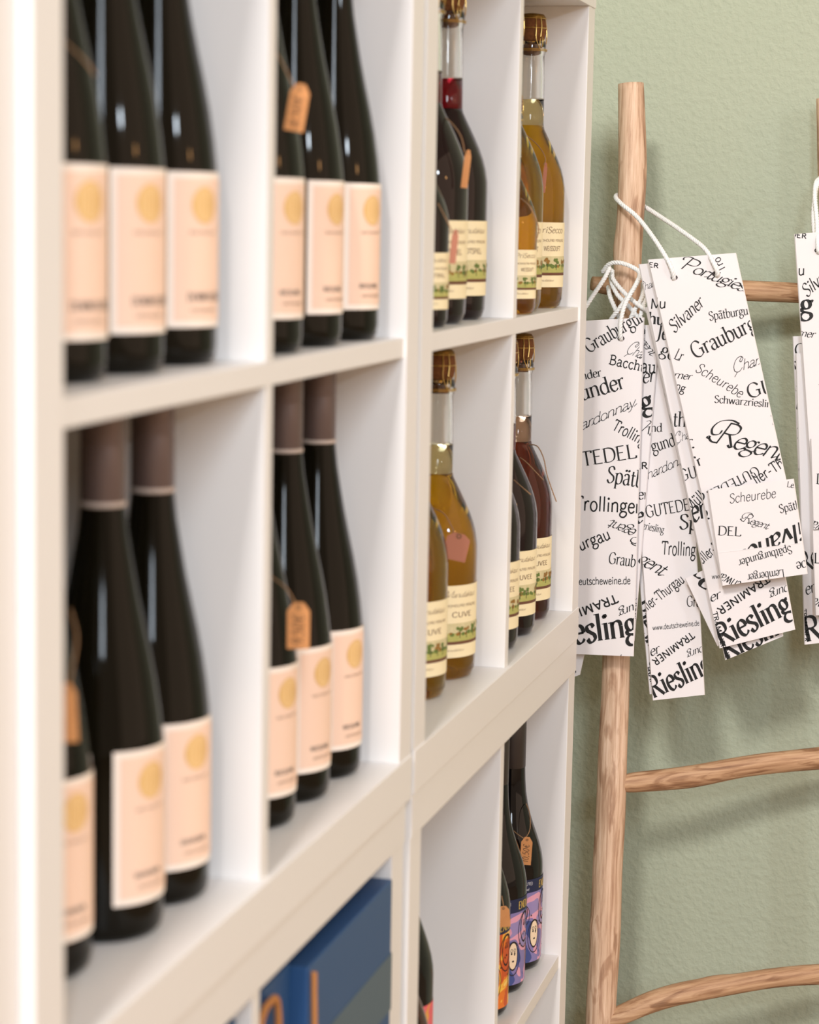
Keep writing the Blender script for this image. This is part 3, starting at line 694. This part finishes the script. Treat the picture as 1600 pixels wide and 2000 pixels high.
# ------------------------------------------------------------------ blue gift boxes
def blue_box(label, x0, x1, y0, y1, z1, cord=True):
    z0 = ZD
    cx, cy = (x0+x1)/2, (y0+y1)/2
    o = thing('gift_box', label, 'box', (cx, cy, z0), 'blue gift boxes')
    H = z1-z0; a, b_ = (x1-x0)/2, (y1-y0)/2
    obj('carton', bx(-a, a, -b_, b_, 0, H, bev=.002), M_blue, o)
    obj('silver_band', bx(-a-.0004, a+.0004, -b_-.0006, b_+.0004, H*.645, H*.80), M_olive, o)
    b = bmesh.new()
    if cord:
        rope(b, [(-a+.006, -b_-.004, H*.70), (-a+.008, -b_-.005, H*.93), (-a+.030, -b_-.006, H*.975), (-a+.050, -b_-.005, H*.92), (-a+.054, -b_-.004, H*.60)], .0028, .012, 5)
        obj('cord_handle', b, M_orcord, o)
    else:
        rope(b, [(-a+.004, -b_-.003, H*.985), (-a+.005, -b_-.004, H*.7), (-a+.004, -b_-.003, H*.1)], .0022, .012, 5)
        obj('cord_handle', b, M_orcord, o)
    return o
blue_box('largest blue gift box with grey-green band, right in the lower compartment left of double post', -1.050, -.817, .003, .30, -.058, False)
blue_box('narrow blue gift box with brown cord handle, left of the largest blue box', -1.146, -1.054, .016, .30, -.054, True)
blue_box('blue gift box just showing at the bottom edge, farthest left', -1.40, -1.185, .012, .30, -.050, True)

# ------------------------------------------------------------------ ladder of teak branches
lad = thing('branch_ladder', 'rustic ladder of peeled teak branches leaning on the green wall', 'ladder', at(1205, 1300, .17))
LO = lad.location.copy()
def branch(name, pts, radii, knots=(), n=20, seed=1):
    """organic tube with local z along its length"""
    P = [Vector(p) for p in pts]; a, b = P[0], P[-1]
    zax = (b-a).normalized(); q = zax.to_track_quat('Z', 'Y')
    M = q.to_matrix().to_4x4(); M.translation = a; Mi = M.inverted()
    path = catmull([Mi @ p for p in P], 8)
    k = len(path); rr = []
    rnd = random.Random(seed); ph = [rnd.uniform(0, 6) for _ in range(6)]
    for i in range(k):
        f = i/(k-1)*(len(radii)-1); j = min(int(f), len(radii)-2); rr.append(radii[j]*(1-(f-j)) + radii[j+1]*(f-j))
    bm = bmesh.new(); tube(bm, path, rr, n)
    for v in bm.verts:
        # uneven peeled surface
        axis = path[min(range(k), key=lambda i: abs(path[i].z - v.co.z))]
        d = Vector((v.co.x-axis.x, v.co.y-axis.y, 0)); th = math.atan2(d.y, d.x); z = v.co.z
        f = 1 + .05*math.sin(2*th+ph[0]+z*7) + .03*math.sin(3*th+ph[1]-z*13) + .025*math.sin(z*41+ph[2]+th)
        for kz, kt, ka in knots:
            dz = (z-kz)/.018; dt = math.atan2(math.sin(th-kt), math.cos(th-kt))/.6
            f += ka*math.exp(-dz*dz-dt*dt)
        v.co.x = axis.x + d.x*f; v.co.y = axis.y + d.y*f
    o = obj(name, bm, M_wood if name == 'rail' else M_wood2, lad, True)
    Mw = M.copy(); Mw.translation = a - LO
    o.matrix_local = Mw
    return o
def railX(v): return .205 - .055*(v-160)/1840.0
lr = [(1232, 163), (1235, 260), (1235, 330), (1231, 420), (1227, 520), (1222, 700), (1216, 900), (1210, 1100), (1203, 1300), (1197, 1500), (1187, 1700), (1178, 1900), (1173, 2000), (1168, 2160)]
px = 2.73/FPX
pts = [at(u, v, railX(v)) for u, v in lr]
dirn = (pts[-1]-pts[-3]).normalized(); 
end = pts[-1] + dirn*((FLOOR+.004-pts[-1].z)/dirn.z); pts.append(end)
branch('rail', pts, [24*px, 26*px, 27*px, 26*px, 26.5*px, 27*px, 27*px, 27*px, 27.5*px, 28.5*px, 29*px, 30*px, 30.5*px, .020, .021], [(.20, 3.0, .12), (.42, 2.0, .10), (1.05, 2.5, .16)], seed=3)
rr_ = [(1617, 192), (1622, 300), (1628, 450), (1636, 700), (1650, 1000), (1664, 1400), (1684, 1800), (1700, 2100)]
def railX2(v): return .318 - .07*(v-160)/1840.0
pts2 = [at(u, v, railX2(v)) for u, v in rr_]
dirn = (pts2[-1]-pts2[-2]).normalized(); pts2.append(pts2[-1] + dirn*((FLOOR+.004-pts2[-1].z)/dirn.z))
branch('rail', pts2, [24*px, 27*px, 26*px, 27*px, 27*px, 28*px, .019, .020, .021], seed=5)
def rung(pp, radii, ends, knots=(), seed=1):
    v0 = pp[0][1]; a, b = ends
    P = [at(u, v, a + (b-a)*(u-1200)/(1650-1200)) for u, v in pp]
    return branch('rung', P, [r*px for r in radii], knots, seed=seed)
rung([(1156, 553), (1190, 558), (1300, 563), (1460, 568), (1556, 573), (1640, 580)], [14, 19, 20, 21, 20, 19], (railX(560), railX2(560)), seed=8)
rung([(1198, 1532), (1240, 1529), (1345, 1517), (1450, 1498), (1540, 1486), (1600, 1480), (1680, 1472)], [14, 21, 23, 21, 21, 22, 20], (railX(1530), railX2(1530)), [(.2, 2.2, .12)], seed=11)
rung([(1176, 1995), (1215, 1982), (1275, 1957), (1345, 1937), (1450, 1919), (1520, 1909), (1600, 1902), (1700, 1900)], [15, 20, 22, 23, 21, 21, 22, 20], (railX(1950), railX2(1950)), [(.15, 1.5, .15)], seed=14)
rung([(1160, 2470), (1215, 2465), (1345, 2450), (1450, 2440), (1600, 2428), (1720, 2424)], [15, 20, 22, 22, 21, 20], (railX(2450), railX2(2450)), seed=17)

# ------------------------------------------------------------------ gift bags, folded flat, hung by their cords
def quad_pt(q, s, t):
    (ax, ay), (bx_, by), (cx, cy), (dx, dy) = q      # TL TR BR BL
    x = (1-t)*((1-s)*ax+s*bx_) + t*((1-s)*dx+s*cx); y = (1-t)*((1-s)*ay+s*by) + t*((1-s)*dy+s*cy)
    return x, y
def sheet(bm, q, X, th, bulge=0.0, ns=10, ntt=14):
    """folded paper body: rounded side folds, slight bulge, flat otherwise"""
    # depth is X(s,t); cross-section walks front then back
    def P(s, t_, dx):
        u, v = quad_pt(q, s, t_)
        return at(u, v, X + dx - bulge*math.sin(math.pi*s)*math.sin(math.pi*min(1, t_*1.0)))
    rows = []
    for j in range(ntt+1):
        t_ = j/ntt; r = []
        for i in range(ns+1): r.append(P(i/ns, t_, -th/2))
        r.append(P(1.012, t_, 0))
        for i in range(ns, -1, -1): r.append(P(i/ns, t_, th/2))
        r.append(P(-.012, t_, 0))
        rows.append([bm.verts.new(p) for p in r])
    n = len(rows[0])
    for a, b in zip(rows, rows[1:]):
        for i in range(n): bm.faces.new((a[i], b[i], b[(i+1) % n], a[(i+1) % n]))
    bm.faces.new(rows[0]); bm.faces.new(rows[-1][::-1])
    return bm
def printed(q, X, words, rev=False):
    bm = bmesh.new()
    for wd in words:
        write(bm, *wd)
    clip(bm, list(q))
    for v in bm.verts: v.co = at(v.co.x, v.co.y, X)
    return bm
def local(o, bm, org):
    for v in bm.verts: v.co -= org
    return bm
def gift_bag(label, q, X, words, holes=(), cords=(), flap=None, th=.003):
    org = at(*q[0], X)
    o = thing('gift_bag', label, 'bag', org, 'flat-folded printed bottle bags')
    obj('bag_body', local(o, sheet(bmesh.new(), q, X, th), org), M_paper, o, False)
    if words: obj('printed_words', local(o, printed(q, X-th/2-.0004, words), org), M_print, o)
    if cords:
        b = bmesh.new()
        for c in cords: rope(b, [at(u, v, x)-org for u, v, x in c], .0029)
        obj('cord_handle', b, M_cord, o, True)
    if holes:
        b = bmesh.new()
        for u, v in holes:
            vs = [b.verts.new(at(u+7*math.cos(i*math.pi/8), v+5*math.sin(i*math.pi/8), X-th/2-.0007)-org) for i in range(16)]
            b.faces.new(vs)
        obj('cord_hole', b, M_txt, o)
    if flap:
        fq, fX, fw = flap
        f = obj('folded_base_flap', local(o, sheet(bmesh.new(), fq, fX, .003), org), M_paper, o, False)
        obj('printed_words', local(o, printed(fq, fX-.0019, fw), org), M_print, f)
        if fq is fqA:
            up_q = (fq[0], fq[1], (1567, 1060), (1402, 1079))     # the upper sheet ends at the fold
            obj('printed_words', local(o, printed(up_q, fX-.0019, [('Silvaner', 1590, 1006, 206, 34, 'boldital', 165)]), org), M_print, f)
            cr = bmesh.new(); tube(cr, [at(1403, 1080, fX-.0016)-org, at(1567, 1061, fX-.0016)-org], .0003, 6); obj('fold_crease', cr, M_paper, f)
    return o

qA = ((1267, 507), (1436, 494), (1575, 1120), (1412, 1143))
XA = .095
wA = [
 ('DER', 1255, 519, -9, 9, 'sansb', 32), ('Portugieser', 1326, 523, -20.5, 27, 'script', 158), ('Tro', 1419, 527, 118, 15, 'sans', 30),
 ('Mu', 1262, 600, -3, 20, 'sans', 40), ('Silvaner', 1317, 651, 43, 24, 'ital', 82), ('Spätburgunder', 1386, 626, 9, 17, 'serif', 112),
 ('Grauburgunder', 1357, 701, 25.5, 31, 'serif', 220), ('Chardonnay', 1430, 730, 18, 27, 'hand', 130), ('Scheurebe', 1357, 724, -31, 19, 'casual', 104),
 ('GUTEDEL', 1462, 778, 14, 27, 'serif', 175), ('Schwarzriesling', 1395, 786, -5, 14, 'serif', 122), ('Regent', 1392, 864, -15, 46, 'script', 134),
 ('Th-', 1506, 830, 0, 20, 'sans', 20), ('GUTEDEL', 1478, 910, 207, 19, 'serif', 110), ('ller-Thurgau', 1478, 947, 33, 21, 'sans', 124),
 ('Kerner', 1292, 735, -7, 14, 'ital', 58), ('Lr', 1316, 700, -25, 22, 'serif', 16), ('ng', 1318, 760, -20, 16, 'sans', 20),
 ('r.', 1340, 872, -12, 24, 'serif', 18), ('Tr', 1352, 915, 20, 20, 'bold', 22), ('b', 1362, 978, 0, 22, 'serif', None), ('b.', 1366, 1010, -12, 22, 'bold', None)]
fqA = ((1384, 957), (1549, 935), (1576, 1121), (1412, 1144))
wF = [('Scheurebe', 1425, 983, 7, 18, 'casual', 92), ('Lemberger', 1537, 951, -8, 11, 'serif', 60), ('Spätburgunder', 1524, 1002, 13, 16, 'serif', 110),
 ('Regent', 1450, 1018, -18, 18, 'script', 50), ('DEL', 1402, 1045, -3, 18, 'serif', 46),
 ('Spätburgunder', 1545, 1066, 195, 15, 'serif', 108), ('Lemberger', 1531, 1112, 188, 15, 'serif', 73), ('Scheurebe', 1647, 1082, 190, 19, 'serif', 94), ('Schwarz', 1459, 1142, 155, 20, 'ital', 66)]
def base_words(dx, dy, k=1.0):
    """the print of the lower half of every bag, anchored on its www line"""
    return [('Müller-Thurgau', 1360+dx, 1112+dy, 40, 20*k, 'sans', 116*k), ('www.deutscheweine.de', 1391+dx, 1131+dy, 5, 10*k, 'sans', 93*k),
     ('TRAMINER', 1497+dx, 1123+dy, 214, 15*k, 'sansb', 118*k), ('Riesling', 1409+dx, 1263+dy, 26, 44*k, 'bold', 158*k), ('burg', 1541+dx, 1142+dy, 200, 16*k, 'ital', 40*k), ('er', 1388+dx, 1176+dy, 22, 17*k, 'ital', 22), ('f', 1538+dx, 1246+dy, 160, 12, 'ital', None), ('TRAMINER', 1392+dx, 1196+dy, -76, 9, 'sansb', 76)]
gift_bag('white printed bag in front of the others, base flap folded up, hung on two cords', qA, XA, wA,
 holes=[(1317, 542), (1398, 535)],
 cords=[[(1316, 546, XA+.002), (1316, 540, XA-.004), (1308, 515, XA-.006), (1282, 472, .110), (1246, 425, .150), (1216, 400, .165), (1203, 386, .185), (1210, 381, .212), (1235, 390, .222), (1260, 404, .215), (1285, 420, .190), (1330, 450, .140), (1375, 484, XA+.01), (1393, 512, XA-.006), (1402, 534, XA-.005), (1399, 540, XA+.002)]],
 flap=(fqA, XA-.010, wF))
qB = ((1249, 516), (1420, 502), (1552, 1230), (1407, 1266)); XB = .107
gift_bag('white printed bag hanging right behind the front one, its large bottom lettering in view', qB, XB,
 [('Chardonnay', 1247, 572, 22, 18, 'hand', 80), ('M', 1270, 603, -3, 20, 'sans', None), ('hu', 1266, 632, -4, 22, 'bold', 32), ('Jet', 1282, 660, -10, 26, 'bold', 30), ('go', 1288, 690, -30, 24, 'serif', None), ('Chardonnay', 1318, 868, 24, 20, 'hand', 90), ('the', 1314, 832, -4, 28, 'serif', 40), ('Müller', 1348, 1000, 40, 22, 'sans', 60), ('GUTEDEL', 1330, 940, 15, 22, 'serif', 110), ('ent', 1352, 1020, 20, 40, 'boldital', 50)] + base_words(0, 0))
qC = ((1262, 600), (1420, 590), (1529, 1243), (1418, 1289)); XC = .1165
gift_bag('white printed bag third in the stack, lower corner tilted out below', qC, XC,
 [('und', 1296, 762, -10, 18, 'serif', None), ('ity', 1304, 756, -20, 20, 'serif', None), ('by', 1308, 800, -20, 34, 'serif', None), ('Regent', 1316, 905, 40, 30, 'boldital', 90), ('Tr', 1338, 985, -5, 30, 'serif', None), ('er', 1352, 1095, -60, 34, 'boldital', None)] + base_words(10, 27, .98))
qD = ((1270, 640), (1410, 640), (1500, 1220), (1404, 1252)); XD = .126
gift_bag('white printed bag deep in the stack, only its folded left edge in view', qD, XD,
 [('ath', 1284, 780, 20, 20, 'serif', None), ('gu', 1290, 830, 10, 26, 'serif', None), ('Jbe', 1316, 912, -20, 34, 'ital', None), ('TEDEL', 1322, 1010, 10, 24, 'serif', None), ('hog', 1336, 1120, -40, 30, 'bold', None)])
qE = ((1339, 1130), (1392, 1105), (1440, 1235), (1402, 1262)); XE = .121
gift_bag('small folded end of a printed bag sticking out left of the stack', qE, XE, [('ce', 1352, 1112, -62, 46, 'boldital', None)])
q3 = ((1222, 640), (1335, 640), (1376, 1357), (1276, 1368)); X3 = .140
gift_bag('white printed bag hanging lowest in the middle of the ladder group', q3, X3,
 [('burgunder', 1244, 893, 17, 24, 'serif', 100), ('und', 1260, 843, 0, 16, 'serif', None), ('Chardonnay', 1246, 945, 24, 24, 'hand', 120), ('GUTEDEL', 1263, 1011, 10, 23, 'serif', 100), ('Schwarzriesling', 1218, 1025, -12, 14, 'serif', 80),
  ('Spät', 1326, 1032, -5, 28, 'serif', None), ('Trollinger', 1292, 1083, -3, 26, 'sans', 84), ('Regent', 1206, 1076, -30, 34, 'script', 96), ('Müller-Thurgau', 1246, 1208, 38, 20, 'sans', 118), ('Grauburgunder', 1341, 1184, -2, 20, 'serif', 110)]
  + [('www.deutscheweine.de', 1275, 1231, 6, 10, 'sans', 92), ('TRAMINER', 1350, 1233, 216, 14, 'sansb', 96), ('Riesling', 1277, 1364, 24, 42, 'bold', 128), ('burg', 1374, 1262, 200, 14, 'ital', 34), ('er', 1271, 1282, 22, 18, 'ital', 20), ('f', 1365, 1360, 160, 12, 'ital', None)])
q4 = ((1206, 650), (1320, 650), (1366, 1350), (1270, 1356)); X4 = .150
gift_bag('white printed bag directly behind the lowest hanging one', q4, X4, [('Riesling', 1225, 1190, -60, 44, 'bold', 130), ('TRAMINER', 1262, 1300, -76, 11, 'sansb', 80), ('her', 1248, 1316, 0, 16, 'serif', None)])
qL2 = ((1110, 640), (1288, 634), (1238, 1252), (1092, 1252)); XL2 = .134
gift_bag('white printed bag behind the leftmost one, narrow right strip in view', qL2, XL2,
 [('Regent', 1232, 645, -52, 20, 'script', 62), ('Thurgau', 1176, 722, -4, 26, 'slab', 106), ('Kerner', 1194, 757, 8, 26, 'ital', 86), ('Riesling', 1118, 838, 14, 38, 'bold', 166), ('Kerner', 1251, 840, -28, 24, 'script', 60), ('SILVANER', 1166, 916, 0, 13, 'sansb', 100), ('er.', 1246, 975, 0, 20, 'serif', None), ('er', 1242, 1022, 10, 28, 'boldital', None), ('Silvaner', 1248, 1090, -62, 44, 'boldital', 130), ('TRAMINER', 1236, 1180, -82, 9, 'sansb', 70), ('burg', 1250, 1168, 190, 14, 'ital', 36)])
qL = ((1080, 630), (1257, 620), (1236, 1282), (1062, 1275)); XLb = .120
gift_bag('leftmost white printed bag, half hidden behind the shelf side', qL, XLb,
 [('Grauburgunder', 1150, 690, 30, 27, 'serif', 168), ('Chardonnay', 1220, 688, -22, 28, 'hand', 90), ('Bacchus', 1189, 711, -12.5, 19, 'slab', 86), ('burgunder', 1086, 752, 11, 16, 'serif', 92), ('burgunder', 1068, 802, 16, 31, 'serif', 162),
  ('Chardonnay', 1096, 858, 24, 25, 'hand', 158), ('Trollinger', 1194, 838, -28, 22, 'sans', 90), ('GUTEDEL', 1087, 919, 9, 28, 'serif', 160), ('Spätburgunder', 1184, 941, -9, 31, 'serif', 190), ('Trollinger', 1119, 996, -3, 28, 'sans', 134),
  ('Thurgau', 1104, 1088, 22, 23, 'sans', 98), ('Regent', 1264, 1044, 157, 26, 'script', 72), ('Grauburgunder', 1188, 1100, -8, 22, 'serif', 130), ('www.deutscheweine.de', 1088, 1143, 1, 14, 'sans', 144), ('TRAMINER', 1203, 1160, 201, 17, 'sansb', 134), ('burg', 1250, 1176, 200, 16, 'ital', 44),
  ('Riesling', 1074, 1264, 7.5, 50, 'bold', 176), ('f', 1216, 1279, 165, 14, 'ital', None), ('o.', 1128, 705, 30, 20, 'serif', None)],
 holes=[(1213, 661)],
 cords=[[(1214, 664, XLb), (1212, 655, XLb-.005), (1213, 625, XLb-.006), (1222, 592, XLb-.002), (1240, 560, .126), (1250, 535, .140), (1236, 522, .148), (1210, 513, .150), (1190, 516, .155), (1176, 532, .160)],
        [(1192, 522, .140), (1180, 545, .132), (1160, 575, .124), (1140, 606, .118), (1120, 640, .117)]])
# loose loops of cord wound round the rail below
b = bmesh.new(); org = at(1225, 600, .14)
for c in ([(1250, 535, .165), (1246, 550, .145), (1228, 578, .136), (1210, 602, .132), (1190, 630, .138), (1180, 660, .15)],
          [(1196, 528, .160), (1198, 545, .146), (1216, 568, .138), (1240, 590, .136), (1262, 606, .140), (1284, 620, .155)],
          [(1193, 540, .165), (1196, 556, .150), (1208, 578, .141), (1228, 598, .140), (1246, 622, .145), (1252, 650, .155)],
          [(1188, 560, .168), (1192, 580, .150), (1202, 604, .144), (1212, 630, .146), (1216, 660, .150)],
          [(1256, 552, .165), (1254, 580, .150), (1242, 602, .143), (1232, 622, .142), (1226, 650, .146)],
          [(1260, 580, .160), (1256, 600, .146), (1250, 622, .142), (1248, 650, .146)]):
    rope(b, [at(u, v, x)-org for u, v, x in c], .0029)
o = obj('cotton_cord', b, M_cord, None, True); o.location = org
o['label'] = 'tangle of white twisted cords wrapped round the left ladder rail above the bags'; o['category'] = 'cord'
# tiny end of a bag behind the shelf corner
gift_bag('small corner of a printed bag peeping out under the leftmost bag beside the shelf', ((1100, 1262), (1145, 1262), (1133, 1318), (1098, 1330)), .138, [('b', 1120, 1316, 20, 10, 'bold', None)])
# right-hand group
qR = ((1553, 457), (1700, 446), (1760, 1120), (1600, 1140)); XR = .215
fqR = ((1585, 857), (1740, 848), (1752, 1020), (1590, 1034))
gift_bag('white printed bag hanging on the right rail, cut by the right edge of the picture', qR, XR,
 [('DER', 1544, 462, -8, 10, 'sansb', 32), ('Mu', 1535, 536, -2, 20, 'sans', 38), ('Silvaner', 1576, 581, 40, 24, 'ital', 84), ('Kerner', 1535, 653, -7, 14, 'ital', 56), ('g', 1562, 612, -5, 40, 'bold', None), ('Regent', 1612, 760, -15, 46, 'script', 130)],
 holes=[(1598, 489)],
 cords=[[(1600, 494, XR), (1598, 484, XR-.005), (1596, 430, XR+.01), (1592, 380, XR+.03), (1600, 350, XR+.06), (1640, 360, XR+.07)], [(1592, 470, XR+.01), (1589, 420, XR+.02), (1594, 370, XR+.04), (1604, 345, XR+.06)]],
 flap=(fqR, XR-.010, [('DEL', 1594, 945, -3, 20, 'serif', 46), ('Schwarz', 1640, 1040, 155, 20, 'ital', 70)]))
qR2 = ((1550, 657), (1690, 650), (1720, 1200), (1574, 1256)); XR2 = .2375
gift_bag('white printed bag behind the one cut by the right edge, left strip in view', qR2, XR2,
 [('Chardonnay', 1552, 695, 0, 24, 'serif', None), ('r', 1553, 722, 30, 20, 'bold', None), ('und', 1545, 765, 5, 16, 'serif', None), ('by', 1554, 800, -8, 38, 'bold', None), ('Chardonnay', 1552, 858, 22, 18, 'hand', 80), ('Je', 1553, 916, -10, 34, 'ital', None), ('Tren', 1560, 1000, 5, 32, 'serif', 70), ('Müller', 1566, 1094, 50, 26, 'sans', 80)])
qR3 = ((1556, 690), (1700, 690), (1730, 1242), (1573, 1259)); XR3 = .228
gift_bag('white printed bag with large bottom lettering at the right edge of the picture', qR3, XR3,
 [('Riesling', 1575, 1254, 12, 48, 'bold', 170), ('er', 1574, 1162, 18, 22, 'ital', None), ('Regent', 1572, 1120, 30, 38, 'boldital', 90), ('TRAMINER', 1566, 1190, -85, 9, 'sansb', 64)])
gift_bag('white printed bag with folded flap low at the right edge of the picture', ((1588, 1035), (1720, 1030), (1730, 1195), (1594, 1202)), .209, [('L', 1590, 1100, 0, 20, 'serif', None), ('Schwarz', 1640, 1190, 155, 20, 'ital', 70)])
